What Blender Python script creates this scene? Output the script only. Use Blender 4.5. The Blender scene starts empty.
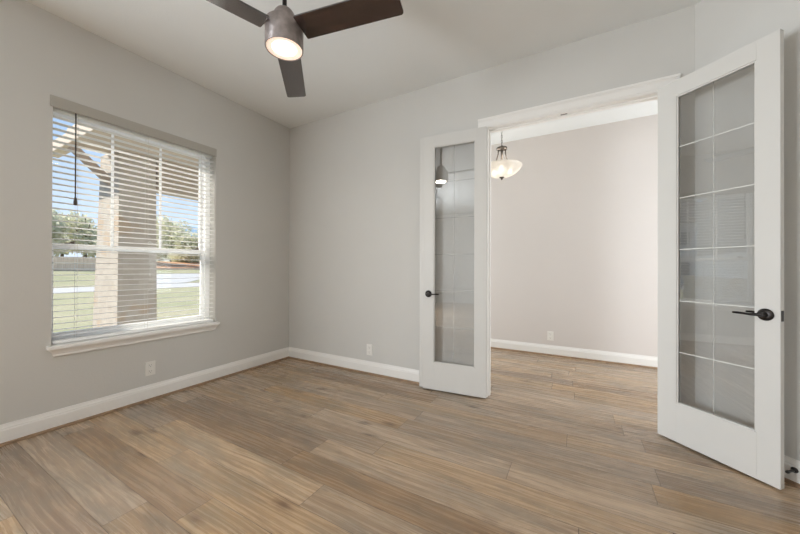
import bpy, bmesh, math, random
from mathutils import Vector, Matrix

S = bpy.context.scene
COL = S.collection
PI = math.pi
random.seed(7)

# ------------------------------------------------------------------ camera, sky, sun, lights, exposure
CAM_H = 1.19327
cam_data = bpy.data.cameras.new('camera')
cam_data.sensor_width = 36.0
cam_data.lens = 36.0 * 316.84 / 800.0
cam_data.clip_start = 0.02
cam_data.clip_end = 400
cam = bpy.data.objects.new('camera', cam_data)
COL.objects.link(cam)
yaw, pitch, roll = 0.513742, 0.0032985, 0.0030527
fwd = Vector((-math.sin(yaw) * math.cos(pitch), math.cos(yaw) * math.cos(pitch), math.sin(pitch)))
rgt0 = Vector((math.cos(yaw), math.sin(yaw), 0))
up0 = rgt0.cross(fwd)
rgt = rgt0 * math.cos(roll) + up0 * math.sin(roll)
up = up0 * math.cos(roll) - rgt0 * math.sin(roll)
cm = Matrix((rgt, up, -fwd)).transposed().to_4x4()
cm.translation = Vector((0, 0, CAM_H))
cam.matrix_world = cm
S.camera = cam

W = bpy.data.worlds.new('sky')
S.world = W
W.use_nodes = True
wn, wl = W.node_tree.nodes, W.node_tree.links
wn.clear()
w_tc = wn.new('ShaderNodeTexCoord')
w_sep = wn.new('ShaderNodeSeparateXYZ')
w_ramp = wn.new('ShaderNodeValToRGB')
w_bg = wn.new('ShaderNodeBackground')
w_out = wn.new('ShaderNodeOutputWorld')
wl.new(w_tc.outputs['Generated'], w_sep.inputs[0])
wl.new(w_sep.outputs['Z'], w_ramp.inputs[0])
e = w_ramp.color_ramp.elements
e[0].position = 0.0; e[0].color = (0.66, 0.76, 0.88, 1)
e[1].position = 1.0; e[1].color = (0.16, 0.30, 0.60, 1)
m_ = w_ramp.color_ramp.elements.new(0.38); m_.color = (0.27, 0.42, 0.66, 1)
wl.new(w_ramp.outputs[0], w_bg.inputs[0])
w_bg.inputs[1].default_value = 1.4
wl.new(w_bg.outputs[0], w_out.inputs[0])

def look_at(o, d):
    o.rotation_euler = Vector(d).to_track_quat('-Z', 'Y').to_euler()

sun_d = bpy.data.lights.new('sun', 'SUN')
sun_d.energy = 7.0; sun_d.color = (1.0, 0.94, 0.85); sun_d.angle = 0.01
sun = bpy.data.objects.new('sun', sun_d); COL.objects.link(sun)
look_at(sun, (0.6, 0.55, -0.85))

def area(name, loc, d, sx, sy, power, color):
    l = bpy.data.lights.new(name, 'AREA')
    l.shape = 'RECTANGLE'; l.size = sx; l.size_y = sy; l.energy = power; l.color = color
    o = bpy.data.objects.new(name, l); COL.objects.link(o)
    o.location = loc; look_at(o, d)
    return o
# fill lamps added in invented windows: left wall, behind the camera, both hall ends
area('fill_lamp_side', (-3.34, -1.82, 1.28), (1, 0, 0), 1.66, 1.56, 258, (0.865, 0.93, 1.0))
area('fill_lamp_front', (0.1, -4.98, 1.55), (0, 1, 0), 2.3, 2.0, 4, (0.86, 0.94, 1.0))
area('fill_lamp_hall', (2.98, 3.95, 1.2), (-1, 0, 0), 1.3, 1.4, 74, (0.88, 0.95, 1.0))
area('fill_lamp_hall_end', (-3.34, 3.95, 1.2), (1, 0, 0), 1.3, 1.4, 54, (0.88, 0.95, 1.0))

vs = S.view_settings
vs.view_transform = 'Standard'; vs.look = 'None'; vs.exposure = 0.0; vs.gamma = 1.0
vs.use_curve_mapping = False
S.display_settings.display_device = 'sRGB'
cy = S.cycles
cy.use_denoising = True
cy.denoising_prefilter = 'ACCURATE'
cy.max_bounces = 10; cy.diffuse_bounces = 6; cy.glossy_bounces = 5
cy.transparent_max_bounces = 24; cy.transmission_bounces = 6
cy.caustics_reflective = False; cy.caustics_refractive = False
cy.sample_clamp_indirect = 6.0

# ------------------------------------------------------------------ materials
def lin(r, g, b):
    f = lambda c: (c / 255 / 12.92) if c / 255 <= 0.04045 else ((c / 255 + 0.055) / 1.055) ** 2.4
    return (f(r), f(g), f(b), 1)

class Mat:
    def __init__(s, name, color=(.8, .8, .8, 1), rough=.5, metal=0., spec=.5):
        s.m = bpy.data.materials.new(name); s.m.use_nodes = True
        s.n, s.l = s.m.node_tree.nodes, s.m.node_tree.links
        s.b = s.n['Principled BSDF']; s.out = s.n['Material Output']
        s.b.inputs['Base Color'].default_value = color
        s.b.inputs['Roughness'].default_value = rough
        s.b.inputs['Metallic'].default_value = metal
        s.b.inputs['Specular IOR Level'].default_value = spec
        s._p = None
    def add(s, t, **kw):
        n = s.n.new('ShaderNode' + t)
        for k, v in kw.items(): setattr(n, k, v)
        return n
    def link(s, a, b): s.l.new(a, b)
    def pos(s):
        if s._p is None: s._p = s.add('TexCoord').outputs['Object']
        return s._p
    def math(s, op, a, b=None, c=None):
        n = s.add('Math', operation=op)
        for i, v in enumerate((a, b, c)):
            if v is None: continue
            if isinstance(v, (int, float)): n.inputs[i].default_value = v
            else: s.link(v, n.inputs[i])
        return n.outputs[0]
    def noise(s, scale, detail=2., rough=.5, vec=None, dims='3D'):
        n = s.add('TexNoise', noise_dimensions=dims)
        n.inputs['Scale'].default_value = scale; n.inputs['Detail'].default_value = detail
        n.inputs['Roughness'].default_value = rough
        s.link(vec if vec is not None else s.pos(), n.inputs['Vector'])
        return n.outputs['Fac']
    def mapping(s, scale, vec=None):
        n = s.add('Mapping'); n.inputs['Scale'].default_value = scale
        s.link(vec if vec is not None else s.pos(), n.inputs['Vector'])
        return n.outputs[0]
    def ramp(s, fac, stops):
        n = s.add('ValToRGB'); s.link(fac, n.inputs[0])
        els = n.color_ramp.elements
        els[0].position, els[0].color = stops[0]
        els[1].position, els[1].color = stops[-1]
        for p, c in stops[1:-1]:
            x = els.new(p); x.color = c
        return n.outputs[0]
    def mix(s, fac, a, b, blend='MIX'):
        n = s.add('Mix', data_type='RGBA', blend_type=blend)
        for sock, v in ((n.inputs[0], fac), (n.inputs[6], a), (n.inputs[7], b)):
            if isinstance(v, (int, float)): sock.default_value = v
            elif isinstance(v, tuple): sock.default_value = v
            else: s.link(v, sock)
        return n.outputs[2]
    def base(s, c): s.link(c, s.b.inputs['Base Color']); return s
    def bump(s, h, strength=.2, dist=.002):
        n = s.add('Bump'); n.inputs['Strength'].default_value = strength; n.inputs['Distance'].default_value = dist
        s.link(h, n.inputs['Height']); s.link(n.outputs[0], s.b.inputs['Normal']); return s

def painted(name, c, rough, bump_scale, strength, dist):
    m = Mat(name, c, rough, 0, .3)
    n = m.noise(3.0, 2)
    m.base(m.mix(.04, c, m.ramp(n, [(0.3, (c[0]*.8, c[1]*.8, c[2]*.8, 1)), (.7, (min(1, c[0]*1.15), min(1, c[1]*1.15), min(1, c[2]*1.15), 1))])))
    m.bump(m.noise(bump_scale, 3, .6), strength, dist)
    return m.m

M = {}
M['wall'] = painted('wall_paint', lin(204.5, 202.2, 197), .85, 90, .25, .003)
M['hall_wall'] = painted('hall_wall_paint', lin(213, 206, 201), .85, 90, .2, .003)
M['ceiling'] = painted('ceiling_paint', lin(229, 230, 228), .9, 70, .3, .003)
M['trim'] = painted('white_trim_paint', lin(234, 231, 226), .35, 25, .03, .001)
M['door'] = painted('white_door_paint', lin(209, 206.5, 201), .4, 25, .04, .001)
M['blind'] = painted('white_blind', lin(246, 246, 244), .45, 40, .03, .001)
M['sill'] = painted('white_sill_paint', lin(240, 239, 236), .35, 25, .03, .001)
M['valance'] = painted('grey_valance', lin(176, 171, 162), .6, 40, .03, .001)
M['vinyl'] = painted('white_vinyl', lin(246, 247, 248), .35, 40, .02, .001)
M['plate'] = painted('white_plastic_plate', lin(228, 225, 219), .35, 40, .02, .001)
M['slot'] = painted('dark_slot', lin(70, 66, 62), .6, 40, .02, .001)

def metal(name, c, rough, met=.8):
    m = Mat(name, c, rough, met)
    n = m.noise(30, 3)
    m.base(m.mix(.35, c, m.ramp(n, [(.3, (c[0]*.5, c[1]*.5, c[2]*.5, 1)), (.7, (c[0]*1.5, c[1]*1.5, c[2]*1.5, 1))])))
    return m.m
M['bronze'] = metal('dark_bronze', lin(38, 33, 30), .35, .6)
M['fan_metal'] = metal('brushed_dark_nickel', lin(150, 140, 136), .4, .5)
M['pewter'] = metal('aged_pewter', lin(96, 88, 80), .4, .7)
M['black'] = metal('black_rubber', lin(22, 21, 20), .5, .0)
M['cord'] = metal('dark_cord', lin(70, 62, 56), .6, .0)
M['white_cord'] = painted('white_cord', lin(222, 220, 214), .6, 40, .02, .001)

def blade_mat():
    m = Mat('dark_walnut_blade', lin(36, 27, 24), .25, 0, .6)
    v = m.mapping((2.0, 30, 30))
    g = m.noise(2.0, 5, .6, v)
    m.base(m.ramp(g, [(.3, lin(22, 16, 15)), (.5, lin(44, 30, 27)), (.72, lin(74, 50, 42))]))
    m.bump(g, .08, .001)
    m.b.inputs['Coat Weight'].default_value = 1.0
    m.b.inputs['Coat Roughness'].default_value = .12
    m.b.inputs['Coat IOR'].default_value = 1.7
    return m.m
M['blade'] = blade_mat()

def floor_mat():
    m = Mat('oak_plank_floor', rough=.34, spec=.5)
    sp = m.add('SeparateXYZ'); m.link(m.pos(), sp.inputs[0])
    x, y = sp.outputs[0], sp.outputs[1]
    PW, PL = 0.18, 1.52
    v = m.math('DIVIDE', m.math('SUBTRACT', y, 0.6), PW)
    row = m.math('FLOOR', v); fv = m.math('FRACT', v)
    wn1 = m.add('TexWhiteNoise', noise_dimensions='1D'); m.link(row, wn1.inputs['W'])
    u = m.math('ADD', m.math('DIVIDE', x, PL), m.math('MULTIPLY', wn1.outputs['Value'], 7.31))
    colm = m.math('FLOOR', u); fu = m.math('FRACT', u)
    cb = m.add('CombineXYZ'); m.link(row, cb.inputs[0]); m.link(colm, cb.inputs[1])
    wn2 = m.add('TexWhiteNoise', noise_dimensions='3D'); m.link(cb.outputs[0], wn2.inputs['Vector'])
    rnd = wn2.outputs['Value']; rcol = wn2.outputs['Color']
    # grain space: every plank gets its own offset
    off = m.add('VectorMath', operation='MULTIPLY_ADD')
    m.link(rcol, off.inputs[0]); off.inputs[1].default_value = (37, 23, 11); m.link(m.pos(), off.inputs[2])
    gv = m.mapping((.75, 28, 1), off.outputs[0])
    warp = m.noise(.9, 2, .5, m.mapping((1.6, 5, 1), off.outputs[0]))
    gadd = m.add('VectorMath', operation='MULTIPLY_ADD')
    wv = m.add('CombineXYZ'); m.link(warp, wv.inputs[1]); m.link(warp, wv.inputs[0])
    m.link(wv.outputs[0], gadd.inputs[0]); gadd.inputs[1].default_value = (.3, 1.6, 0); m.link(gv, gadd.inputs[2])
    grain = m.noise(2.1, 8, .68, gadd.outputs[0])
    fine = m.noise(1.0, 3, .6, m.mapping((9, 120, 1), off.outputs[0]))
    broad = m.noise(1.0, 4, .6, m.mapping((2.2, 9, 1), off.outputs[0]))
    c = m.ramp(grain, [(.3, lin(144, 122, 101)), (.44, lin(174, 152, 128)), (.55, lin(190, 168, 142)), (.7, lin(204, 184, 159))])
    # grey smoky streaks
    grey = m.ramp(broad, [(.44, (0, 0, 0, 1)), (.66, (1, 1, 1, 1))])
    c = m.mix(m.math('MULTIPLY', grey, .75), c, lin(152, 142, 127))
    tone = m.ramp(rnd, [(0, lin(208, 197, 187)), (.35, lin(230, 224, 218)), (.7, lin(244, 235, 224)), (1, lin(255, 247, 236))])
    c = m.mix(1.0, c, tone, 'MULTIPLY')
    c = m.mix(m.math('MULTIPLY', m.ramp(fine, [(.42, (0, 0, 0, 1)), (.68, (1, 1, 1, 1))]), .38), c, lin(122, 98, 80))
    smn = m.noise(1.0, 5, .65, m.mapping((2.6, 15, 1), off.outputs[0]))
    sm = m.ramp(smn, [(.58, (0, 0, 0, 1)), (.70, (1, 1, 1, 1))])
    c = m.mix(m.math('MULTIPLY', sm, .5), c, lin(98, 86, 73))
    # knots
    vo = m.add('TexVoronoi'); vo.inputs['Scale'].default_value = 1.0
    m.link(m.mapping((2.0, 5.0, 1), off.outputs[0]), vo.inputs['Vector'])
    kn = m.ramp(m.math('ADD', vo.outputs['Distance'], m.math('MULTIPLY', m.noise(14, 2, .5, off.outputs[0]), .12)), [(.10, (1, 1, 1, 1)), (.24, (0, 0, 0, 1))])
    c = m.mix(m.math('MULTIPLY', kn, .7), c, lin(84, 64, 52))
    hs = m.add('HueSaturation'); rs = m.add('SeparateColor'); m.link(rcol, rs.inputs[0])
    m.link(m.math('ADD', m.math('MULTIPLY', rs.outputs[1], .3), .82), hs.inputs['Saturation']); m.link(c, hs.inputs['Color']); c = hs.outputs[0]
    # seams
    ev = m.math('MINIMUM', fv, m.math('SUBTRACT', 1, fv))
    eu = m.math('MINIMUM', fu, m.math('SUBTRACT', 1, fu))
    sv = m.math('LESS_THAN', ev, .0014 / PW); su = m.math('LESS_THAN', eu, .0018 / PL)
    seam = m.math('MAXIMUM', sv, su)
    c = m.mix(m.math('MULTIPLY', seam, .85), c, lin(70, 54, 44))
    m.base(c)
    m.link(m.math('ADD', m.math('MULTIPLY', grain, .14), .20), m.b.inputs['Roughness'])
    m.bump(m.math('SUBTRACT', m.math('MULTIPLY', fine, .25), seam), .25, .0008)
    return m.m
M['floor'] = floor_mat()

def shoe_mat():
    m = Mat('oak_shoe_molding', lin(140, 112, 84), .45)
    g = m.noise(3, 4, .6, m.mapping((6, 6, 40)))
    m.base(m.ramp(g, [(.3, lin(112, 88, 66)), (.7, lin(160, 130, 100))]))
    return m.m
M['shoe'] = shoe_mat()

def glass_mat(name, tint, base_r, k):
    m = Mat(name)
    m.n.remove(m.b)
    tr = m.add('BsdfTransparent'); tr.inputs[0].default_value = tint
    gl = m.add('BsdfGlossy'); gl.inputs['Roughness'].default_value = 0.0
    fr = m.add('Fresnel'); fr.inputs['IOR'].default_value = 1.5
    fac = m.math('ADD', m.math('MULTIPLY', fr.outputs[0], k), base_r)
    fac = m.math('MINIMUM', fac, .95)
    mx = m.add('MixShader'); m.link(fac, mx.inputs[0]); m.link(tr.outputs[0], mx.inputs[1]); m.link(gl.outputs[0], mx.inputs[2])
    m.link(mx.outputs[0], m.out.inputs[0])
    return m.m
M['window_glass'] = glass_mat('window_glass', (.99, .995, .995, 1), 0, .12)
M['door_glass'] = glass_mat('door_glass', (.998, 1, .998, 1), .11, .5)

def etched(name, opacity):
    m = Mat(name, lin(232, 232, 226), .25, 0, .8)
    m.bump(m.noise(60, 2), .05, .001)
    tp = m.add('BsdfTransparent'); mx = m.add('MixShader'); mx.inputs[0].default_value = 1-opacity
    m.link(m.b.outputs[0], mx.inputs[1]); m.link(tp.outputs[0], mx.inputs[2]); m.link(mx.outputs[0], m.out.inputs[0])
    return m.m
M['etched'] = etched('etched_glass_groove', .3)
M['etched_glint'] = etched('painted_glint_groove', 1.0)  # opaque white groove copy, the glint of light put into its colour

def emit(name, c, s, rough=.4):
    m = Mat(name, c, rough)
    n = m.noise(20, 2)
    m.link(m.ramp(n, [(.2, c), (.8, c)]), m.b.inputs['Emission Color'])
    m.b.inputs['Emission Strength'].default_value = s
    return m.m
M['lens'] = emit('glowing_lens', (1.0, .93, .82, 1), 5.0)
M['lens_rim'] = emit('frosted_lens_rim', (1.0, .80, .66, 1), .55)
M['bulb'] = emit('glowing_bulb', (1.0, .93, .82, 1), 9.0)

def bowl_mat():
    m = Mat('frosted_alabaster_glass')
    m.n.remove(m.b)
    n = m.noise(9, 4, .6)
    c = m.ramp(n, [(.3, (.86, .82, .76, 1)), (.7, (.95, .93, .89, 1))])
    tl = m.add('BsdfTranslucent'); m.link(c, tl.inputs[0])
    df = m.add('BsdfDiffuse'); m.link(c, df.inputs[0])
    tp = m.add('BsdfTransparent'); tp.inputs[0].default_value = (1, .98, .95, 1)
    gl = m.add('BsdfGlossy'); gl.inputs['Roughness'].default_value = .15
    a = m.add('MixShader'); a.inputs[0].default_value = .5; m.link(tl.outputs[0], a.inputs[1]); m.link(df.outputs[0], a.inputs[2])
    b = m.add('MixShader'); b.inputs[0].default_value = .3; m.link(a.outputs[0], b.inputs[1]); m.link(tp.outputs[0], b.inputs[2])
    d = m.add('MixShader'); d.inputs[0].default_value = .05; m.link(b.outputs[0], d.inputs[1]); m.link(gl.outputs[0], d.inputs[2])
    m.link(d.outputs[0], m.out.inputs[0])
    return m.m
M['bowl'] = bowl_mat()

def stone_mat(name, c1, c2, c3, mortar, sc, bw=.5, rh=.25, rough=.9, vert=False):
    """courses of stone or brick on upright faces: u runs along the wall, v is height"""
    m = Mat(name, rough=rough, spec=.2)
    sp = m.add('SeparateXYZ'); m.link(m.pos(), sp.inputs[0])
    cb = m.add('CombineXYZ')
    m.link(m.math('ADD', sp.outputs[0], sp.outputs[1]), cb.inputs[0]); m.link(sp.outputs[2], cb.inputs[1])
    br = m.add('TexBrick'); m.link(cb.outputs[0], br.inputs['Vector'])
    br.inputs['Scale'].default_value = sc; br.inputs['Brick Width'].default_value = bw
    br.inputs['Row Height'].default_value = rh; br.inputs['Mortar Size'].default_value = .012
    br.inputs['Color1'].default_value = c1; br.inputs['Color2'].default_value = c2; br.inputs['Mortar'].default_value = mortar
    vo = m.noise(2.6, 2, .5)
    c = m.mix(m.ramp(vo, [(.58, (0, 0, 0, 1)), (.66, (.8, .8, .8, 1))]), br.outputs['Color'], c3)
    fine = m.noise(22, 4, .6)
    c = m.mix(.3, c, m.ramp(fine, [(.3, mortar), (.7, c1)]))
    m.base(c)
    m.bump(m.math('ADD', m.math('MULTIPLY', fine, .5), br.outputs['Fac']), -.4, .02)
    return m.m
M['stone'] = stone_mat('cream_limestone', lin(208, 200, 189), lin(190, 180, 168), lin(196, 170, 140), lin(200, 193, 184), 4.0, .5, .28)
M['brick'] = stone_mat('grey_brick', lin(184, 178, 170), lin(168, 161, 153), lin(176, 168, 158), lin(196, 190, 182), 6.0, .5, .2)
M['ledge'] = stone_mat('white_rough_stone', lin(238, 230, 216), lin(226, 214, 196), lin(204, 180, 150), lin(200, 188, 172), 3.2, .6, .3)
M['soffit'] = painted('cream_soffit', lin(222, 208, 190), .7, 30, .1, .002)
M['beam'] = painted('taupe_beam', lin(196, 184, 170), .7, 30, .1, .002)
M['timber'] = painted('grey_brown_timber', lin(196, 178, 162), .7, 30, .2, .002)
M['siding'] = painted('pale_siding', lin(226, 226, 224), .7, 30, .1, .002)
M['blue_roof'] = painted('pale_blue_roof', lin(176, 200, 214), .6, 8, .2, .01)
M['grey_roof'] = painted('grey_shingles', lin(128, 126, 124), .9, 8, .3, .01)
M['dark_pane'] = painted('dark_window_pane', lin(110, 118, 126), .15, 8, .02, .001)
M['concrete'] = painted('pale_concrete', lin(186, 184, 180), .85, 6, .2, .004)
M['trunk'] = painted('tree_bark', lin(112, 98, 84), .9, 14, .5, .02)

def grass_mat():
    m = Mat('dry_lawn', rough=.95, spec=.1)
    a = m.noise(.25, 4, .6); b = m.noise(9, 4, .7)
    c = m.ramp(a, [(.35, lin(152, 154, 122)), (.5, lin(168, 164, 134)), (.65, lin(184, 174, 148))])
    c = m.mix(.45, c, m.ramp(b, [(.3, lin(116, 120, 86)), (.7, lin(186, 180, 150))]))
    m.base(c); m.bump(b, .5, .03)
    return m.m
M['grass'] = grass_mat()
def dirt_mat():
    m = Mat('red_dirt', rough=.95, spec=.1)
    a = m.noise(.6, 5, .65)
    m.base(m.ramp(a, [(.3, lin(168, 122, 92)), (.5, lin(196, 150, 118)), (.7, lin(190, 170, 140))])); m.bump(a, .4, .1)
    return m.m
M['dirt'] = dirt_mat()
def fence_mat():
    m = Mat('weathered_cedar', rough=.85, spec=.2)
    a = m.noise(2, 3, .6, m.mapping((3, 3, .4)))
    m.base(m.ramp(a, [(.3, lin(222, 196, 170)), (.7, lin(240, 218, 196))]))
    return m.m
M['fence'] = fence_mat()
def leaf_mat(name, a, b):
    m = Mat(name, rough=.8, spec=.15)
    n = m.noise(.7, 3, .6)
    c = m.ramp(n, [(.35, a), (.65, b)])
    m.base(c)
    tl = m.add('BsdfTranslucent'); m.link(c, tl.inputs[0])
    mx = m.add('MixShader'); mx.inputs[0].default_value = .55
    m.link(m.b.outputs[0], mx.inputs[1]); m.link(tl.outputs[0], mx.inputs[2]); m.link(mx.outputs[0], m.out.inputs[0])
    return m.m
M['leaf'] = leaf_mat('olive_leaves', lin(212, 212, 184), lin(238, 234, 212))
M['leaf_dark'] = leaf_mat('green_leaves', lin(196, 200, 168), lin(226, 226, 202))

# ------------------------------------------------------------------ mesh helpers
class MB:
    def __init__(s): s.bm = bmesh.new()
    def box(s, a, b, bev=0.0, seg=2):
        x0, y0, z0 = [min(p, q) for p, q in zip(a, b)]; x1, y1, z1 = [max(p, q) for p, q in zip(a, b)]
        vs_ = [s.bm.verts.new(p) for p in ((x0,y0,z0),(x1,y0,z0),(x1,y1,z0),(x0,y1,z0),(x0,y0,z1),(x1,y0,z1),(x1,y1,z1),(x0,y1,z1))]
        fs = [s.bm.faces.new([vs_[i] for i in f]) for f in ((0,3,2,1),(4,5,6,7),(0,1,5,4),(1,2,6,5),(2,3,7,6),(3,0,4,7))]
        if bev:
            es = list({e for f in fs for e in f.edges})
            bmesh.ops.bevel(s.bm, geom=es, offset=bev, segments=seg, affect='EDGES', profile=.6)
        return s
    def hexa(s, bottom, top):
        """solid between two matching rings of points"""
        n = len(bottom)
        a = [s.bm.verts.new(p) for p in bottom]; b = [s.bm.verts.new(p) for p in top]
        s.bm.faces.new(a[::-1]); s.bm.faces.new(b)
        for i in range(n): s.bm.faces.new((a[i], a[(i+1) % n], b[(i+1) % n], b[i]))
        return s
    def prism(s, pts, z0, z1):
        return s.hexa([(x, y, z0) for x, y in pts], [(x, y, z1) for x, y in pts])
    def lathe(s, prof, c=(0, 0, 0), seg=40, axis=None):
        """prof: list of (radius, height) turned about z (or about `axis` from c)"""
        c = Vector(c)
        q = Vector((0, 0, 1)).rotation_difference(Vector(axis).normalized()).to_matrix() if axis is not None else Matrix.Identity(3)
        rings = []
        for r, h in prof:
            if r < 1e-6: rings.append([s.bm.verts.new(c + q @ Vector((0, 0, h)))])
            else: rings.append([s.bm.verts.new(c + q @ Vector((r*math.cos(2*PI*i/seg), r*math.sin(2*PI*i/seg), h))) for i in range(seg)])
        for a, b in zip(rings, rings[1:]):
            if len(a) == 1 and len(b) == 1: continue
            for i in range(seg):
                j = (i+1) % seg
                if len(a) == 1: s.bm.faces.new((a[0], b[j], b[i]))
                elif len(b) == 1: s.bm.faces.new((a[i], a[j], b[0]))
                else: s.bm.faces.new((a[i], a[j], b[j], b[i]))
        return s
    def tube(s, pts, r, seg=12, closed=False):
        pts = [Vector(p) for p in pts]; n = len(pts)
        rs = r if isinstance(r, (list, tuple)) else [r]*n
        prev = None; rings = []
        for i, p in enumerate(pts):
            if closed: t = pts[(i+1) % n] - pts[i-1]
            else: t = pts[min(i+1, n-1)] - pts[max(i-1, 0)]
            t.normalize()
            if prev is None:
                u = t.cross(Vector((0, 0, 1)))
                if u.length < 1e-3: u = t.cross(Vector((1, 0, 0)))
            else: u = prev - t*prev.dot(t)
            u.normalize(); prev = u; v = t.cross(u)
            rings.append([s.bm.verts.new(p + (u*math.cos(2*PI*k/seg) + v*math.sin(2*PI*k/seg))*rs[i]) for k in range(seg)])
        m = n if closed else n-1
        for i in range(m):
            a, b = rings[i], rings[(i+1) % n]
            for k in range(seg): s.bm.faces.new((a[k], a[(k+1) % seg], b[(k+1) % seg], b[k]))
        if not closed:
            s.bm.faces.new(rings[0][::-1]); s.bm.faces.new(rings[-1])
        return s
    def sweep(s, prof, path, nrm):
        """profile (outward, up) carried along straight pieces; path = [(x,y)], nrm = outward (x,y) per point"""
        rings = []
        for (x, y), (nx, ny) in zip(path, nrm):
            rings.append([s.bm.verts.new((x + nx*o, y + ny*o, z)) for o, z in prof])
        k = len(prof)
        for a, b in zip(rings, rings[1:]):
            for i in range(k): s.bm.faces.new((a[i], a[(i+1) % k], b[(i+1) % k], b[i]))
        s.bm.faces.new(rings[0][::-1]); s.bm.faces.new(rings[-1])
        return s
    def build(s, name, mat, parent=None, smooth=False, rot=None):
        bmesh.ops.recalc_face_normals(s.bm, faces=s.bm.faces[:])
        me = bpy.data.meshes.new(name); s.bm.to_mesh(me); s.bm.free()
        me.materials.append(mat)
        if smooth:
            for p in me.polygons: p.use_smooth = True
            try: me.set_sharp_from_angle(angle=math.radians(40))
            except Exception: pass
        o = bpy.data.objects.new(name, me); COL.objects.link(o)
        if parent is not None: o.parent = parent
        return o

def tag(o, label=None, cat=None, group=None, kind=None):
    if label: o['label'] = label
    if cat: o['category'] = cat
    if group: o['group'] = group
    if kind: o['kind'] = kind
    return o
def empty(name, loc=(0, 0, 0), rz=0.0):
    o = bpy.data.objects.new(name, None); COL.objects.link(o)
    o.location = loc; o.rotation_euler = (0, 0, rz); o.empty_display_size = .1
    return o
def copy_tree(o, parent=None):
    c = o.copy(); COL.objects.link(c)
    if parent is not None: c.parent = parent
    for ch in [k for k in bpy.data.objects if k.parent == o]: copy_tree(ch, c)
    return c

# ------------------------------------------------------------------ measurements
X0, Y0, YF = -3.362, 2.953, 4.821        # window wall, doorway wall, far hall wall (faces)
H = 3.05
T = 0.12                                  # interior wall thickness
OX0, OX1, OZ = -0.735, 0.540, 2.49        # doorway opening between the jamb faces
CX = 0.71                                 # corner of doorway wall and angled wall
AX = 2.20                                 # far end of the angled wall
AY = Y0 - (AX - CX)
XR, YB = AX, -5.00                        # right wall and front wall behind the camera
WY0, WY1, WZ0, WZ1 = 0.768, 1.970, 0.615, 2.42   # window opening
TE = 0.20                                 # exterior wall thickness
HX0, HX1 = -3.362, 3.0                    # the hall's ends

# ------------------------------------------------------------------ room shell
JB = 0.022                                # jamb board
MB().box((X0-TE, YB-.15, -.10), (HX1+.15, YF+.15, 0)).build('floor', M['floor'])
tag(bpy.data.objects['floor'], 'oak coloured plank floor running through both rooms', 'floor', kind='structure')
MB().box((X0-TE, YB-.15, H), (HX1+.15, YF+.15, H+.25)).build('ceiling', M['ceiling'])
tag(bpy.data.objects['ceiling'], 'plain pale ceiling above the fan', 'ceiling', kind='structure')

b = MB()
b.box((X0-TE, YB-.15, 0), (X0, -2.70, H)).box((X0-TE, -.94, 0), (X0, WY0, H)).box((X0-TE, WY1, 0), (X0, 3.25, H)).box((X0-TE, 4.65, 0), (X0, YF+.15, H))
b.box((X0-TE, 3.25, 0), (X0, 4.65, .45)).box((X0-TE, 3.25, 2.55), (X0, 4.65, H))
b.box((X0-TE, -2.70, 0), (X0, -.94, .48)).box((X0-TE, -2.70, 2.52), (X0, -.94, H))
b.box((X0-TE, WY0, 0), (X0, WY1, WZ0)).box((X0-TE, WY0, WZ1), (X0, WY1, H))
tag(b.build('wall_left', M['wall']), 'greige wall on the left with the blind covered window', 'wall', kind='structure')

b = MB()
b.box((X0, Y0, 0), (OX0-JB, Y0+T, H)).box((OX1+JB, Y0, 0), (CX+.05, Y0+T, H)).box((OX0-JB, Y0, OZ+JB), (OX1+JB, Y0+T, H))
tag(b.build('wall_back', M['wall']), 'greige wall with the wide double doorway', 'wall', kind='structure')
b = MB(); b.prism([(CX, Y0), (AX, AY), (AX+.15, AY), (AX+.15, Y0+T), (CX, Y0+T)], 0, H)
tag(b.build('wall_angled', M['wall']), 'short angled wall behind the right glass door', 'wall', kind='structure')
b = MB(); b.box((XR, YB-.15, 0), (XR+.15, AY, H))
tag(b.build('wall_right', M['wall']), 'greige wall to the right of the camera', 'wall', kind='structure')
b = MB()
b.box((X0, YB-.15, 0), (-1.1, YB, H)).box((1.3, YB-.15, 0), (XR, YB, H)).box((-1.1, YB-.15, 0), (1.3, YB, .5)).box((-1.1, YB-.15, 2.6), (1.3, YB, H))
tag(b.build('wall_front', M['wall']), 'greige wall behind the camera with an added wide window', 'wall', kind='structure')
b = MB(); b.box((HX0, YF, 0), (HX1+.15, YF+.15, H))
tag(b.build('wall_far', M['hall_wall']), 'plain bright wall beyond the double doorway', 'wall', kind='structure')
b = MB()
b.box((HX1, Y0+T, 0), (HX1+.15, 3.25, H)).box((HX1, 4.65, 0), (HX1+.15, YF, H)).box((HX1, 3.25, 0), (HX1+.15, 4.65, .45)).box((HX1, 3.25, 2.55), (HX1+.15, 4.65, H))
tag(b.build('wall_hall_right', M['hall_wall']), 'end wall of the hall with an added window', 'wall', kind='structure')
b = MB(); b.box((AX+.15, Y0, 0), (HX1+.15, Y0+T, H))
tag(b.build('wall_hall_front', M['hall_wall']), 'hall side wall beside the angled wall', 'wall', kind='structure')

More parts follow.
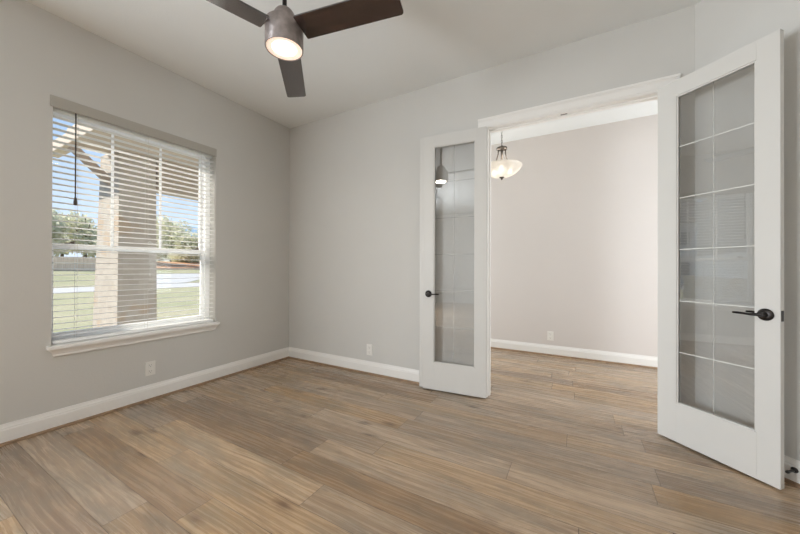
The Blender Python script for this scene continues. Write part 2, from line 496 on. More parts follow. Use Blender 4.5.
def added_window(n, lo, hi, axis, label):  # unseen windows, invented to hold the fill lamps
    """a fixed window with a frame, a middle bar and a glass pane"""
    r = empty('window_%d' % n, ((lo[0]+hi[0])/2, (lo[1]+hi[1])/2, lo[2])); tag(r, label, 'window', kind='structure')
    L = r.location
    f = MB(); w = .05
    a = [lo[i]-L[i] for i in range(3)]; c = [hi[i]-L[i] for i in range(3)]
    k = 0 if axis == 'x' else 1          # the wide direction
    def seg(u0, u1, z0, z1):
        p, q = list(a), list(c); p[k], q[k], p[2], q[2] = u0, u1, z0, z1
        f.box(p, q)
    seg(a[k], a[k]+w, a[2], c[2]); seg(c[k]-w, c[k], a[2], c[2]); seg(a[k]+w, c[k]-w, a[2], a[2]+w); seg(a[k]+w, c[k]-w, c[2]-w, c[2])
    mid = (a[k]+c[k])/2; seg(mid-w/2, mid+w/2, a[2]+w, c[2]-w)
    f.build('frame', M['vinyl'], r)
    for u0, u1 in ((a[k]+w, mid-w/2), (mid+w/2, c[k]-w)):
        p, q = list(a), list(c); j = 1-k; m = (a[j]+c[j])/2
        p[k], q[k], p[2], q[2], p[j], q[j] = u0, u1, a[2]+w, c[2]-w, m-.003, m+.003
        MB().box(p, q).build('glass_pane', M['window_glass'], r)
    return r
added_window(2, (-1.1, YB-.13, .5), (1.3, YB-.07, 2.6), 'x', 'wide white framed window added behind the camera for its fill lamp')
added_window(4, (X0-.14, -2.70, .48), (X0-.06, -.94, 2.52), 'y', 'unseen white framed window added in the left wall for its fill lamp')
added_window(5, (X0-.14, 3.25, .45), (X0-.06, 4.65, 2.55), 'y', 'unseen white framed window added at the left end of the hall')
added_window(3, (HX1+.06, 3.25, .45), (HX1+.12, 4.65, 2.55), 'y', 'unseen white framed window added at the right end of the hall')

# ------------------------------------------------------------------ baseboards with oak shoe moulding
BASE = [(0, 0), (.015, 0), (.015, .098), (.012, .104), (.012, .112), (.009, .118), (.006, .130), (.005, .138), (0, .138)]
SHOE = [(.015, 0), (.031, 0), (.030, .008), (.026, .014), (.020, .018), (.015, .019)]
def baseboard(name, label, pieces):
    r = empty(name); tag(r, label, 'baseboard', kind='structure')
    b, s = MB(), MB()
    for path, nrm in pieces:
        b.sweep(BASE, path, nrm); s.sweep(SHOE, path, nrm)
    b.build('board', M['trim'], r); s.build('shoe_molding', M['shoe'], r)
CW = 0.083                                # casing width
q2 = math.tan(PI/8)
baseboard('baseboard_left', 'white baseboard along the window wall', [([(X0, YB), (X0, Y0)], [(1, 0), (1, -1)])])
baseboard('baseboard_back', 'white baseboard along the doorway wall', [
    ([(X0, Y0), (OX0-.006-CW, Y0)], [(1, -1), (0, -1)]),
    ([(OX1+.006+CW, Y0), (CX, Y0)], [(0, -1), (-q2, -1)])])
baseboard('baseboard_angled', 'white baseboard on the angled wall behind the right door', [([(CX, Y0), (AX, AY)], [(-q2, -1), (-1, -q2)])])
baseboard('baseboard_right', 'white baseboard on the wall right of the camera', [([(XR, AY), (XR, YB)], [(-1, -q2), (-1, 0)])])
baseboard('baseboard_far', 'white baseboard beyond the doorway', [([(HX0, YF), (HX1, YF)], [(0, -1), (0, -1)])])

# ------------------------------------------------------------------ doorway trim
r = empty('trim_1', ((OX0+OX1)/2, Y0, 0)); tag(r, 'white casing and jambs framing the double doorway', 'door trim', kind='structure')
ox = r.location.x
def tb(name, a, c, bev=.002):
    MB().box((a[0]-ox, a[1]-Y0, a[2]), (c[0]-ox, c[1]-Y0, c[2]), bev).build(name, M['trim'], r)
tb('jamb', (OX0-JB, Y0-.004, 0), (OX0, Y0+T+.004, OZ+JB))
tb('jamb', (OX1, Y0-.004, 0), (OX1+JB, Y0+T+.004, OZ+JB))
tb('head_jamb', (OX0, Y0-.004, OZ), (OX1, Y0+T+.004, OZ+JB))
b = MB()
for (x0, x1, z0, z1) in ((OX0, OX0+.010, 0, OZ), (OX1-.012, OX1, 0, OZ), (OX0+.012, OX1-.012, OZ-.012, OZ)):
    b.box((x0-ox, .045, z0), (x1-ox, .08, z1), .001)
b.build('door_stop_strip', M['trim'], r)
def casing_set(ys, sgn):
    # stepped colonial profile: thin inner edge, thick outer band
    def prof_box(name, x0, x1, z0, z1, inner):
        b = MB()
        def band(f0, f1, d):
            # fractions across the casing width measured from its inner edge
            if inner == 'top': b.box((x0-ox, ys-Y0, z0+(z1-z0)*f0), (x1-ox, ys-Y0+sgn*d, z0+(z1-z0)*f1), .0015)
            elif inner == 'right': b.box((x1-(x1-x0)*f1-ox, ys-Y0, z0), (x1-(x1-x0)*f0-ox, ys-Y0+sgn*d, z1), .0015)
            else: b.box((x0+(x1-x0)*f0-ox, ys-Y0, z0), (x0+(x1-x0)*f1-ox, ys-Y0+sgn*d, z1), .0015)
        band(0, .12, .010); band(.12, .70, .013); band(.70, .80, .017); band(.80, 1.0, .022)
        b.build(name, M['trim'], r)
    rv = .006
    HC = .088
    prof_box('casing', OX0-rv-CW, OX0-rv, 0, OZ+rv, 'right')
    prof_box('casing', OX1+rv, OX1+rv+CW, 0, OZ+rv, 'left')
    prof_box('head_casing', OX0-rv-CW, OX1+rv+CW, OZ+rv, OZ+rv+HC, 'top')
casing_set(Y0, -1)
casing_set(Y0+T, 1)
MB().box((-.135-ox, .030, OZ-.002), (-.085-ox, .052, OZ), .0005).build('catch_plate', M['pewter'], r)

# ------------------------------------------------------------------ glass doors
LW, LH, LT = .605, 2.475, .035           # leaf width, height, thickness
G0, G1, GZ0, GZ1 = .110, .494, .262, 2.366   # glass opening (from the hinge side)
def lever(parent, s, z, side, sgn):
    """side: -1 room face, +1 other face (local y); sgn: direction the lever points along the leaf"""
    y = 0 if side < 0 else LT
    h = empty('door_handle', (s, y, z)); h.parent = parent; tag(h, 'dark bronze lever handle')
    d = side
    MB().lathe([(.0, 0), (.033, 0), (.034, .003), (.032, .007), (.026, .010), (.014, .012), (.0125, .02), (.0125, .042), (.010, .046), (0, .046)], axis=(0, d, 0), seg=36).build('rose', M['bronze'], h, True)
    pts = [(0, d*.040, 0), (sgn*.018, d*.044, .000), (sgn*.045, d*.046, -.001), (sgn*.075, d*.046, .001), (sgn*.100, d*.045, .004), (sgn*.126, d*.043, .003)]
    MB().tube(pts, [.0095, .0085, .0068, .0066, .0068, .0058], 14).build('lever', M['bronze'], h, True)
def door_leaf(n, hx, hy, ang, label, mirror, LW, G0, G1):
    """ang: direction of the leaf from its hinge; local +x runs along the leaf, local -y is the side facing the room"""
    r = empty('door_%d' % n, (hx, hy, .012), ang); tag(r, label, 'door', kind='structure')
    sy = -1 if mirror else 1              # mirror: the leaf's thickness lies on the other side
    def bx(mb, a, c, bev=.0015):
        return mb.box((a[0], a[1]*sy, a[2]), (c[0], c[1]*sy, c[2]), bev)
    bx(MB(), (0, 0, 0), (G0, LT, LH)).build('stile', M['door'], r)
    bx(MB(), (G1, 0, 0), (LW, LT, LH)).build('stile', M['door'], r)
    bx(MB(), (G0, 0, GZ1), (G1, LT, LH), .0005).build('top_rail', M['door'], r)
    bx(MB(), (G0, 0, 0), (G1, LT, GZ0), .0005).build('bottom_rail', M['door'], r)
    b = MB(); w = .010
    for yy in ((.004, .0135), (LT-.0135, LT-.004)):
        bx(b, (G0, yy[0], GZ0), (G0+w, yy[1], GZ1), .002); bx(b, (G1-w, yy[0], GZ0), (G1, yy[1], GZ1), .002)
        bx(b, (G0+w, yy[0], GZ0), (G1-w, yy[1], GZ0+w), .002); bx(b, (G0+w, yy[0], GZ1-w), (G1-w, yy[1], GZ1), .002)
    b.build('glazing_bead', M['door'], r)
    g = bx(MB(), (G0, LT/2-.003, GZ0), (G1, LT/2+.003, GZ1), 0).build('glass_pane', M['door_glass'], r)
    b = MB(); mid = (G0+G1)/2; dz = (GZ1-GZ0)/6; e_ = .0044 if not mirror else .003; t_ = .0016
    for k in range(1, 6):
        bx(b, (G0+w, t_+.010, GZ0+dz*k-e_/2), (G1-w, t_+.0125, GZ0+dz*k+e_/2), 0)
    tag(b.build('glazing_bar', M['etched'] if mirror else M['etched_glint'], g), 'thin pale lines across the glass')
    tag(bx(MB(), (mid-.0013, t_+.010, GZ0+w), (mid+.0013, t_+.0125, GZ1-w), 0).build('glazing_bar', M['etched'], g), 'faint upright line down the glass')
    return r, sy

th_l = math.atan2(2.84-2.892, -1.327+.732)
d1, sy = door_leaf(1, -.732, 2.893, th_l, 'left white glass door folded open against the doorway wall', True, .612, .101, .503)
# mirrored leaf: room face at local y = 0 looks to local +y
def lever_m(parent, s, z, d, sgn, y0):
    h = empty('door_handle', (s, y0, z)); h.parent = parent; tag(h, 'dark bronze lever handle')
    MB().lathe([(.0, 0), (.032, 0), (.034, .003), (.033, .007), (.027, .011), (.014, .013), (.0125, .02), (.0125, .040), (.010, .046), (0, .047)], axis=(0, d, 0), seg=36).build('rose', M['bronze'], h, True)
    pts = [(0, d*.040, 0), (sgn*.020, d*.045, 0), (sgn*.045, d*.047, -.002), (sgn*.072, d*.047, .000), (sgn*.098, d*.047, .001), (sgn*.119, d*.045, .000)]
    MB().tube(pts, [.010, .0085, .0066, .0064, .0068, .0056], 14).build('lever', M['bronze'], h, True)
lever_m(d1, .553, .93, 1, -1, 0)
MB().box((.6155, -.010, .004), (.652, -.024, LH-.002), .002).box((.585, -LT, .006), (.6155, -LT-.010, LH), .0015).build('astragal', M['door'], d1)

TH_R = math.radians(43)
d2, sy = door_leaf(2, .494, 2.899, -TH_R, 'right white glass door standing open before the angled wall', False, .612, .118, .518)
lever_m(d2, .556, .93, -1, -1, 0)
lever_m(d2, .556, .93, 1, -1, LT)
b = MB(); b.box((.612, .006, .90), (.612+.0012, LT-.006, .958), .0004); tag(b.build('latch_plate', M['bronze'], d2), 'dark latch plate on the door edge')

# ------------------------------------------------------------------ window in the left wall
r = empty('window_1', (X0-.15, (WY0+WY1)/2, WZ0)); tag(r, 'white single hung window behind the open blind', 'window', kind='structure')
wx, wy, wz = r.location
hw, hh = (WY1-WY0)/2, WZ1-WZ0
b = MB()
FL, FR, FT = .012, .050, .030
b.box((-.05, -hw, 0), (.04, -hw+FL, hh), .002).box((-.05, hw-FR, 0), (.04, hw, hh), .002)
b.box((-.05, -hw+FL, 0), (.04, hw-FR, FT), .002).box((-.05, -hw+FL, hh-FT), (.04, hw-FR, hh), .002)
b.build('frame', M['vinyl'], r)
MR = 1.352 - wz                           # meeting rail centre
def sash(name, z0, z1, x0, x1, muntins):
    s = MB(); a, c, st = -hw+FL, hw-FR, .026
    s.box((x0, a, z0), (x1, a+st, z1), .002).box((x0, c-st, z0), (x1, c, z1), .002)
    s.box((x0, a+st, z0), (x1, c-st, z0+.042), .002).box((x0, a+st, z1-.036), (x1, c-st, z1), .002)
    so = s.build(name, M['vinyl'], r)
    xm = (x0+x1)/2
    MB().box((xm-.003, a+st, z0+.042), (xm+.003, c-st, z1-.036)).build('glass_pane', M['window_glass'], so)
    for k in range(muntins):
        yc = (a+st) + (c-a-2*st)*(k+1)/(muntins+1)
        MB().box((xm+.003, yc-.010, z0+.042), (xm+.011, yc+.010, z1-.036), .002).build('muntin', M['vinyl'], so)
    return so
sash('upper_sash', MR-.02, hh-FT, -.045, -.015, 2)
ls = sash('lower_sash', FT, MR+.025, -.012, .022, 0)
for yy in (-hw+.13, hw-.13):
    MB().box((.000, yy-.03, MR+.025), (.020, yy+.03, MR+.034), .002).tube([(.012, yy, MR+.036), (.014, yy+.03, MR+.042)], .006).build('sash_lock', M['pewter'], ls)

r = empty('trim_2', (X0, (WY0+WY1)/2, WZ0)); tag(r, 'white window sill with moulded apron under the blind', 'window sill', kind='structure')
b = MB()
b.box((-.12, -hw+.001, -.024), (0, hw-.001, .002), .001)
b.box((0, -hw-.028, -.024), (.042, hw+.028, .002), .005)
b.build('sill_board', M['sill'], r)
b = MB()
rows = [(.034, .020, -.024), (.033, .018, -.030), (.020, .004, -.050), (.014, -.004, -.066), (.016, -.004, -.070), (.016, -.006, -.078), (.010, -.010, -.084)]
rings = []
for p, ex, z in rows:
    rings.append([b.bm.verts.new(q) for q in ((0, -hw-ex, z), (p, -hw-ex, z), (p, hw+ex, z), (0, hw+ex, z))])
for a, c in zip(rings, rings[1:]):
    for i in range(4): b.bm.faces.new((a[i], a[(i+1) % 4], c[(i+1) % 4], c[i]))
b.bm.faces.new(rings[0]); b.bm.faces.new(rings[-1][::-1])
b.build('apron', M['trim'], r)

# blind
r = empty('window_blind', (X0-.045, (WY0+WY1)/2, WZ0)); tag(r, 'white two inch slat blind lowered over the left window', 'blind')
bh = hw-.010
z_top = WZ1-WZ0
MB().box((-.028, -bh, z_top-.045), (.026, bh, z_top-.002), .002).build('headrail', M['blind'], r)
vb = MB()
vb.box((.049, -hw-.016, z_top-.050), (.058, hw-.002, z_top+.030), .002)
vb.box((.045, -hw-.012, z_top-.050), (.050, -hw-.005, z_top+.030), .001)
vb.build('valance', M['valance'], r)
sl = MB(); zs = []; z = .062
while z < z_top-.052: zs.append(z); z += .0455
for z in zs:
    tilt = math.radians(3)
    n = 5; pt = []
    for i in range(n):
        u = -.025 + .05*i/(n-1)
        pt.append((u*math.cos(tilt), z + u*math.sin(tilt) + .0022*(1-(u/.025)**2)))
    for i in range(n-1):
        (xa, za), (xb, zb) = pt[i], pt[i+1]
        sl.hexa([(xa, -bh, za-.0013), (xb, -bh, zb-.0013), (xb, bh, zb-.0013), (xa, bh, za-.0013)],
                [(xa, -bh, za+.0013), (xb, -bh, zb+.0013), (xb, bh, zb+.0013), (xa, bh, za+.0013)])
bmesh.ops.remove_doubles(sl.bm, verts=sl.bm.verts[:], dist=1e-5)
sl.build('slat_panel', M['blind'], r)
MB().box((-.026, -bh, .006), (.026, bh, .030), .004).build('bottom_rail', M['blind'], r)
for yy in (-bh+.13, 0, bh-.13):
    cb = MB()
    for xx in (-.027, .027):
        cb.tube([(xx, yy, .03), (xx, yy, z_top-.04)], .0011, 6)
    for z in zs: cb.tube([(-.027, yy, z-.003), (.027, yy, z-.003)], .0008, 5)
    cb.build('ladder_cord', M['white_cord'], r)
wd = MB(); yw = .893-r.location.y; xw = .034
wd.tube([(xw, yw, z_top-.040), (xw, yw, 1.72-WZ0)], .0042, 10)
wo = wd.build('tilt_wand', M['cord'], r, True); tag(wo, 'dark tilt wand hanging at the left')
MB().lathe([(0, -.032), (.010, -.030), (.011, -.010), (.008, .018), (.004, .034), (0, .034)], (xw, yw, 1.70-WZ0), 16).build('tassel', M['cord'], wo, True)
MB().tube([(.0, yw, z_top-.03), (xw-.006, yw, z_top-.034), (xw, yw, z_top-.046)], .003, 8).build('hook', M['cord'], wo, True)

# ------------------------------------------------------------------ ceiling fan
FX, FY = -1.508, 1.282
r = empty('ceiling_fan', (FX, FY, H)); tag(r, 'dark three blade ceiling fan with a lit drum light', 'ceiling fan')
fz = lambda z: z-H
MB().lathe([(0, 0), (.07, 0), (.07, -.012), (.062, -.035), (.034, -.062), (.018, -.068), (0, -.068)], (0, 0, 0)).build('canopy', M['fan_metal'], r, True)
MB().lathe([(0, -.05), (.0125, -.05), (.0125, fz(2.70)), (0, fz(2.70))], seg=20).build('downrod', M['bronze'], r, True)
ro, zb_ = .107, 2.475
mo = MB().lathe([(0, fz(2.708)), (.030, fz(2.708)), (.046, fz(2.700)), (.058, fz(2.682)), (.064, fz(2.655)), (.066, fz(2.632)), (.096, fz(2.626)), (ro-.002, fz(2.622)), (ro, fz(2.616)),
            (ro, fz(zb_)+.004), (ro-.002, fz(zb_)), (ro-.006, fz(zb_)), (ro-.007, fz(zb_)+.010), (0, fz(zb_)+.010)], seg=64).build('motor_housing', M['fan_metal'], r, True)
MB().lathe([(.068, fz(zb_)+.010), (.0995, fz(zb_)+.010), (.0995, fz(zb_)+.003), (.070, fz(zb_)+.005), (.068, fz(zb_)+.010)], seg=64).build('light_ring', M['lens_rim'], r, True)
MB().lathe([(.0, fz(zb_)+.009), (.0685, fz(zb_)+.009), (.0685, fz(zb_)+.005), (.045, fz(zb_)+.002), (0, fz(zb_)+.0)], seg=64).build('lens', M['lens'], r, True)
ld = bpy.data.lights.new('fan_lamp', 'AREA'); ld.shape = 'DISK'; ld.size = .15; ld.energy = 6; ld.color = (1, .9, .78)
lo = bpy.data.objects.new('fan_lamp', ld); COL.objects.link(lo); lo.location = (FX, FY, zb_-.004)
def blade():
    p = []
    R0, R1, wd_ = .112, .716, .073
    for a in range(0, 91, 15): p.append((R1-.018+.018*math.sin(math.radians(a)), -wd_+.018-.018*math.cos(math.radians(a))))
    for a in range(0, 91, 15): p.append((R1-.018+.018*math.cos(math.radians(a)), wd_-.018+.018*math.sin(math.radians(a))))
    for a in range(0, 91, 15): p.append((R0+.008-.008*math.sin(math.radians(a)), wd_-.008+.008*math.cos(math.radians(a))))
    for a in range(0, 91, 15): p.append((R0+.008-.008*math.cos(math.radians(a)), -wd_+.008-.008*math.sin(math.radians(a))))
    return p
tilt = math.radians(-10)
zc = 2.577
def tw(x, y, z): return (x, y*math.cos(tilt)-z*math.sin(tilt), y*math.sin(tilt)+z*math.cos(tilt))
for ang in (132, 11.3, 252.5):
    pts = blade()
    b = MB(); b.hexa([tw(x, y, -.004) for x, y in pts], [tw(x, y, .004) for x, y in pts])
    bo = b.build('blade', M['blade'], r); bo.location = (0, 0, fz(zc)); bo.rotation_euler = (0, 0, math.radians(ang))
    b = MB()
    b.hexa([tw(.085, -.028, .004), tw(.15, -.048, .004), tw(.20, -.040, .004), tw(.20, .040, .004), tw(.15, .048, .004), tw(.085, .028, .004)],
           [tw(.085, -.028, .012), tw(.15, -.048, .012), tw(.20, -.040, .012), tw(.20, .040, .012), tw(.15, .048, .012), tw(.085, .028, .012)])
    b.build('blade_bracket', M['fan_metal'], bo)

# ------------------------------------------------------------------ pendant in the hall
PX, PY = -.815, 3.95
r = empty('pendant_light', (PX, PY, H)); tag(r, 'glass bowl pendant lamp hanging on a chain beyond the doorway', 'pendant lamp')
MB().lathe([(0, 0), (.062, 0), (.062, -.010), (.050, -.026), (.012, -.034), (0, -.034)], seg=32).build('canopy', M['pewter'], r, True)
ch = MB(); z = -.030; k = 0
zt = fz(2.672)
while z > zt:
    L_, w_ = .019, .008
    loop = []
    for i in range(12):
        a = 2*PI*i/12; u, v = w_*math.cos(a), L_*math.sin(a)
        loop.append((u, 0, z-L_+v) if k % 2 else (0, u, z-L_+v))
    ch.tube(loop, .0026, 6, True); z -= .030; k += 1
ch.build('chain', M['pewter'], r, True)
MB().lathe([(0, fz(2.685)), (.008, fz(2.684)), (.012, fz(2.672)), (.030, fz(2.664)), (.062, fz(2.656)), (.064, fz(2.648)), (.064, fz(2.636)), (.058, fz(2.632)), (0, fz(2.634))], seg=36).build('cap', M['pewter'], r, True)
for k in range(4):
    a = math.radians(20 + 90*k); ca, sa = math.cos(a), math.sin(a)
    prof = [(.044, 2.640), (.042, 2.615), (.043, 2.585), (.050, 2.548), (.062, 2.510), (.078, 2.470), (.090, 2.432), (.092, 2.405)]
    MB().tube([(ca*q, sa*q, fz(zz)) for q, zz in prof], .0072, 8).build('arm', M['pewter'], r, True)
MB().lathe([(0, fz(2.640)), (.010, fz(2.640)), (.010, fz(2.30)), (0, fz(2.30))], seg=14).build('stem', M['pewter'], r, True)
bp = [(.226, 2.436), (.232, 2.432), (.232, 2.424), (.222, 2.404), (.202, 2.378), (.174, 2.352), (.138, 2.328), (.096, 2.310), (.052, 2.300), (.012, 2.296)]
inner = [(max(.006, a-.004), z+.004) for a, z in bp[::-1]]
MB().lathe([(a, fz(z)) for a, z in bp+inner], seg=64).build('bowl', M['bowl'], r, True)
MB().lathe([(0, fz(2.300)), (.030, fz(2.300)), (.028, fz(2.292)), (.014, fz(2.284)), (.010, fz(2.272)), (0, fz(2.262))], seg=24).build('finial', M['pewter'], r, True)
for k in range(3):
    a = math.radians(38 + 120*k); px, py = .105*math.cos(a), .105*math.sin(a)
    MB().lathe([(0, -.026), (.016, -.023), (.026, -.010), (.026, .006), (.016, .022), (.011, .036), (0, .036)], (px, py, fz(2.372)), 20).build('bulb', M['bulb'], r, True)
    l = bpy.data.lights.new('pendant_lamp', 'POINT'); l.energy = .6; l.color = (1, .93, .85); l.shadow_soft_size = .03
    o = bpy.data.objects.new('pendant_lamp', l); COL.objects.link(o); o.location = (PX+px*.8, PY+py*.8, 2.55)

# ------------------------------------------------------------------ outlets and door stop
def outlet(loc, rz, label):
    r = empty('wall_outlet', loc, rz); tag(r, label, 'outlet', 'wall outlets')
    MB().box((-.039, -.007, -.062), (.039, 0, .062), .003, 3).build('plate', M['plate'], r)
    for s in (-1, 1):
        f = MB().prism([(-.017, -.0095), (.017, -.0095), (.017, -.005), (-.017, -.005)], s*.027-.0185, s*.027+.0185).build('receptacle', M['plate'], r)
        b = MB()
        b.box((-.0085, -.0100, s*.027+.000), (-.0065, -.0092, s*.027+.010)).box((.0065, -.0100, s*.027+.001), (.0085, -.0092, s*.027+.009))
        b.lathe([(0, 0), (.0026, 0), (.0026, .0008), (0, .0008)], (0, -.0092, s*.027-.009), 12, (0, -1, 0))
        b.build('slot', M['slot'], f)
    MB().lathe([(0, 0), (.003, 0), (.003, .0012), (0, .0016)], (0, -.0068, 0), 12, (0, -1, 0)).build('screw', M['plate'], r)
    return r
outlet((X0, 1.383, .283), PI/2, 'white outlet plate on the window wall below the sill')
outlet((-2.056, Y0, .270), 0, 'white outlet plate on the doorway wall left of the doors')
outlet((-.34, YF, .265), 0, 'white outlet plate on the far wall beyond the doorway')

r = empty('door_stop', (1.0405, 2.6015, .084), math.radians(-45)); tag(r, 'black door stop screwed to the angled wall baseboard', 'door stop')
MB().lathe([(0, 0), (.015, 0), (.015, .004), (.011, .010), (.0070, .016)], axis=(0, -1, 0), seg=24).build('base', M['black'], r, True)
MB().lathe([(0, .010), (.0055, .010), (.0055, .058), (0, .058)], axis=(0, -1, 0), seg=16).build('shaft', M['black'], r, True)
MB().lathe([(0, .052), (.0065, .052), (.0080, .058), (.0075, .069), (0, .072)], axis=(0, -1, 0), seg=20).build('tip', M['black'], r, True)

# ------------------------------------------------------------------ outside: porch
XE = X0-TE
r = empty('porch_column', (-5.95, 2.14, -.4)); tag(r, 'cream stone porch column seen through the blind', 'column', kind='thing')
b = MB()
def ring(x0, x1, y0, y1, z): return [(x0+5.95, y0-2.14, z+.4), (x1+5.95, y0-2.14, z+.4), (x1+5.95, y1-2.14, z+.4), (x0+5.95, y1-2.14, z+.4)]
b.hexa(ring(-6.50, -5.58, 1.90, 2.385, -.4), ring(-6.24, -5.60, 1.925, 2.365, 2.849))
b.build('shaft', M['stone'], r)

r = empty('porch', (-5.0, 3.4, 2.85)); tag(r, 'cream porch roof with timber brace outside the window', 'porch', kind='thing')
def pr(name, a, c, mat, bev=.004):
    return MB().box((a[0]+5.0, a[1]-3.4, a[2]-2.85), (c[0]+5.0, c[1]-3.4, c[2]-2.85), bev).build(name, mat, r)
pr('deck', (-6.0, 1.5, 2.85), (XE-.001, 6.0, 3.05), M['soffit'])
pr('front_beam', (-5.86, 2.39, 2.37), (-5.60, 6.0, 2.85), M['beam'])
pr('added_sunshade', (-5.4, -4.7, 2.85), (XE-.001, -.30, 3.05), M['soffit'])  # unseen slab added to keep the sun out of the side window
pr('rafter_tail', (-6.9, 1.5, 2.85), (-6.0, 1.64, 3.0), M['soffit'])
kb = MB()
kb.hexa([(-5.99+5, 1.92-3.4, 2.38-2.85), (-5.89+5, 1.92-3.4, 2.38-2.85), (-5.89+5, 1.50-3.4, 2.79-2.85), (-5.99+5, 1.50-3.4, 2.79-2.85)],
        [(-5.99+5, 1.92-3.4, 2.50-2.85), (-5.89+5, 1.92-3.4, 2.50-2.85), (-5.89+5, 1.56-3.4, 2.85-2.85), (-5.99+5, 1.56-3.4, 2.85-2.85)])
kb.build('knee_brace', M['timber'], r)
MB().box((-6.6, 1.2, -.42), (XE, 6.0, -.12)).build('porch_floor', M['concrete'])
tag(bpy.data.objects['porch_floor'], 'concrete porch slab below the window', 'porch floor', kind='structure')

# wing of the house to the south, seen only mirrored in the right door's glass
r = empty('house_wing', (-7.0, -1.4, -.4)); tag(r, 'grey brick house wing mirrored in the right door glass', 'house wing', kind='thing')
def hwg(name, a, c, mat, bev=.0):
    return MB().box((a[0]+7.0, a[1]+1.4, a[2]+.4), (c[0]+7.0, c[1]+1.4, c[2]+.4), bev).build(name, mat, r)
hwg('brick_wall', (-10.6, -2.6, 1.62), (-5.6, -.85, 3.4), M['brick'])
hwg('stone_base', (-11.6, -2.6, -.4), (-5.6, -.78, .95), M['ledge'], .01)
hwg('siding_band', (-10.75, -2.6, .95), (-5.6, -.83, 1.62), M['blind'], .01)

# ground
MB().box((-120, -60, -.62), (X0-TE, 120, -.40)).build('lawn', M['grass'])
tag(bpy.data.objects['lawn'], 'patchy sunlit lawn outside the window', 'lawn', kind='structure')
def slab(name, pts, z, mat, label, cat):
    o = MB().prism(pts, -.41, z).build(name, mat); tag(o, label, cat, kind='structure'); return o
slab('road', [(-34, -60), (-27.5, -60), (-27.5, 60), (-34, 60)], -.385, M['concrete'], 'pale street crossing behind the lawn', 'road')
def zt(x):
    pr_ = [(-35, -.41), (-50, .75), (-60, 1.9), (-95, 3.0)]
    if x >= -35: return -.40
    for (xa, za), (xb, zb) in zip(pr_, pr_[1:]):
        if x >= xb: return za+(zb-za)*(x-xa)/(xb-xa)
    return 3.0
b = MB()
for xa, xb in ((-35, -50), (-50, -60), (-60, -95)):
    b.hexa([(xb, -60, -.6), (xa, -60, -.6), (xa, 120, -.6), (xb, 120, -.6)], [(xb, -60, zt(xb)), (xa, -60, zt(xa)), (xa, 120, zt(xa)), (xb, 120, zt(xb))])
tag(b.build('hill', M['grass']), 'gentle grassy rise beyond the street', 'slope', kind='structure')
b = MB()
def strip(rows, t0, t1):
    for (xa, a0, a1), (xb, b0, b1) in zip(rows, rows[1:]):
        b.hexa([(xb, b0, zt(xb)-t0), (xa, a0, zt(xa)-t0), (xa, a1, zt(xa)-t0), (xb, b1, zt(xb)-t0)], [(xb, b0, zt(xb)+t1), (xa, a0, zt(xa)+t1), (xa, a1, zt(xa)+t1), (xb, b1, zt(xb)+t1)])
strip([(-34.01, 11.5, 16.5), (-35, 12, 17.5), (-39, 15, 21.5), (-45, 19.5, 28)], .05, .03)
tag(b.build('driveway', M['concrete']), 'pale concrete driveway across the street', 'driveway', kind='structure')
b = MB()
strip([(-51, 18, 45), (-55, 18, 45), (-60, 18, 45)], .05, .25)
tag(b.build('hill_bank', M['dirt']), 'reddish dirt bank behind the driveway', 'dirt bank', kind='structure')

# fence across the street
r = empty('wooden_fence', (-50.5, 12.8, zt(-50.5)-.35), math.radians(76)); tag(r, 'weathered wooden fence under the trees on the left', 'fence')
b = MB()
x = -6.0
while x < 6.0:
    b.box((x, -.012, .05), (x+.135, .012, 1.9+random.uniform(-.03, .03))); x += .145
b.build('board_panel', M['fence'], r)
for x in range(-6, 7, 3): MB().box((x-.05, .012, 0), (x+.05, .11, 1.85)).build('post', M['fence'], r)
MB().box((-6, .012, .4), (6, .05, .5)).box((-6, .012, 1.4), (6, .05, 1.5)).build('rail', M['fence'], r)

# houses across the street
def house(loc, rz, w, d, h, roof, label, cat='house'):
    r = empty('house', loc, rz); tag(r, label, cat)
    MB().box((-w/2, -d/2, 0), (w/2, d/2, h)).build('wall', M['siding'], r)
    b = MB(); o = .5
    a = [(-w/2-o, -d/2-o, h), (w/2+o, -d/2-o, h), (w/2+o, d/2+o, h), (-w/2-o, d/2+o, h)]
    t = [(-w/2+1.5, -.05, h+d*.33), (w/2-1.5, -.05, h+d*.33), (w/2-1.5, .05, h+d*.33), (-w/2+1.5, .05, h+d*.33)]
    b.hexa(a, t); b.build('roof', roof, r)
    n = max(2, int(w/3))
    for lv in range(int(h//2.8)):
        for i in range(n):
            x = -w/2 + w*(i+.5)/n
            f = MB().box((x-.6, -d/2-.06, .9+2.9*lv), (x+.6, -d/2, 2.3+2.9*lv), .02).build('window', M['siding'], r)
            MB().box((x-.5, -d/2-.08, 1.0+2.9*lv), (x+.5, -d/2-.055, 2.2+2.9*lv)).build('pane', M['dark_pane'], f)
    return r
house((-82, 42, zt(-82)-.05), math.radians(-65+180), 12, 9, 5.6, M['blue_roof'], 'pale blue roofed house behind the trees on the right')
house((-40, -7, -.4), math.radians(80), 9, 9, 6.0, M['grey_roof'], 'white two storey house mirrored in the right door glass')

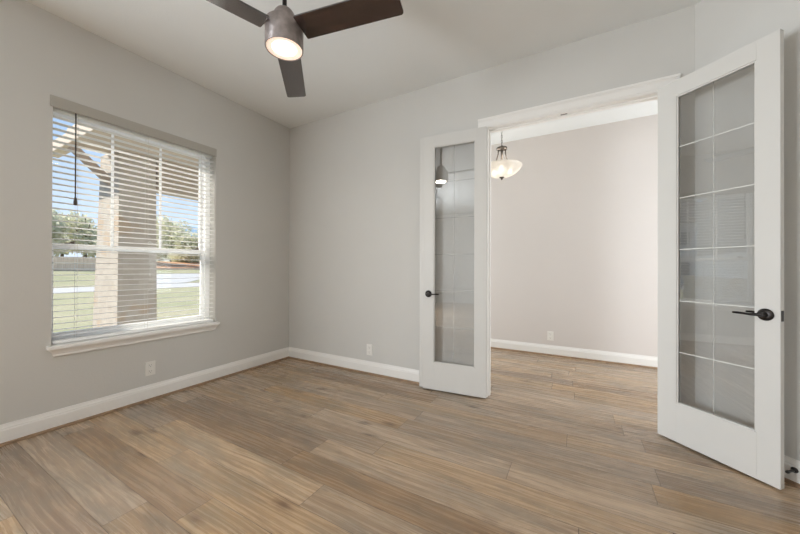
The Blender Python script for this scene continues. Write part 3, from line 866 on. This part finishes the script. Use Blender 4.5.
# trees
def tree(x, y, h, cr, mat, label, seed, nleaf=2600):
    rnd = random.Random(seed)
    r = empty('tree', (x, y, zt(x)-.15)); tag(r, label, 'tree', 'trees across the street')
    b = MB()
    top = h-cr*1.1
    b.tube([(0, 0, 0), (.1, .05, top*.5), (0, .1, top), (.15, 0, h-cr*.5)], [.24, .18, .14, .05], 8)
    for k in range(5):
        a = k*1.3; rr = cr*.6
        b.tube([(0, .05, top*.75), (math.cos(a)*rr*.5, math.sin(a)*rr*.5, top), (math.cos(a)*rr, math.sin(a)*rr, top+cr*.35)], [.1, .07, .03], 6)
    b.build('trunk', M['trunk'], r, True)
    c = MB()
    blobs = []
    for k in range(14):
        a = rnd.uniform(0, 2*PI); q = cr*rnd.uniform(.15, .68)
        blobs.append((Vector((math.cos(a)*q, math.sin(a)*q, h-cr+rnd.uniform(-.8, .5)*cr)), cr*rnd.uniform(.35, .52)))
    for i in range(nleaf):
        p0, br = blobs[i % len(blobs)]
        d = Vector((rnd.gauss(0, 1), rnd.gauss(0, 1), rnd.gauss(0, .8))).normalized()
        p = p0 + d*br*(rnd.random()**.35)
        u = Vector((rnd.gauss(0, 1), rnd.gauss(0, 1), rnd.gauss(0, 1))).normalized(); v = u.cross(d)
        if v.length < .1: v = u.orthogonal()
        v.normalize(); s1, s2 = rnd.uniform(.20, .36), rnd.uniform(.14, .24)
        q = [c.bm.verts.new(p + u*s1), c.bm.verts.new(p + v*s2 + d*.04), c.bm.verts.new(p - u*s1), c.bm.verts.new(p - v*s2 + d*.04)]
        c.bm.faces.new(q)
    me = bpy.data.meshes.new('crown'); c.bm.to_mesh(me); c.bm.free(); me.materials.append(mat)
    o = bpy.data.objects.new('crown', me); COL.objects.link(o); o.parent = r
    return r
spots = [(168.6, 58, 8.0, 3.5), (164.3, 69, 9.0, 3.9), (166.3, 78, 9.8, 4.2), (157.9, 62, 8.4, 3.8), (155.3, 79, 9.0, 4.2), (152.8, 68, 6.8, 3.4), (149.6, 79, 6.6, 3.4), (148.6, 62, 5.4, 3.0)]
names = ['olive tree at far left of the window behind the fence', 'olive tree left of the porch column behind the fence', 'taller green tree rising behind the fence',
         'olive tree peeking out right beside the porch column', 'olive tree over the driveway right of the column', 'lower olive tree behind the driveway right of the column',
         'green tree before the pale blue roof', 'lowest tree at the right edge of the window']
for i, ((a, d, h, cr), nm) in enumerate(zip(spots, names)):
    tree(d*math.cos(math.radians(a)), d*math.sin(math.radians(a)), h, cr, M['leaf_dark'] if i in (2, 6) else M['leaf'], nm, 40+i)
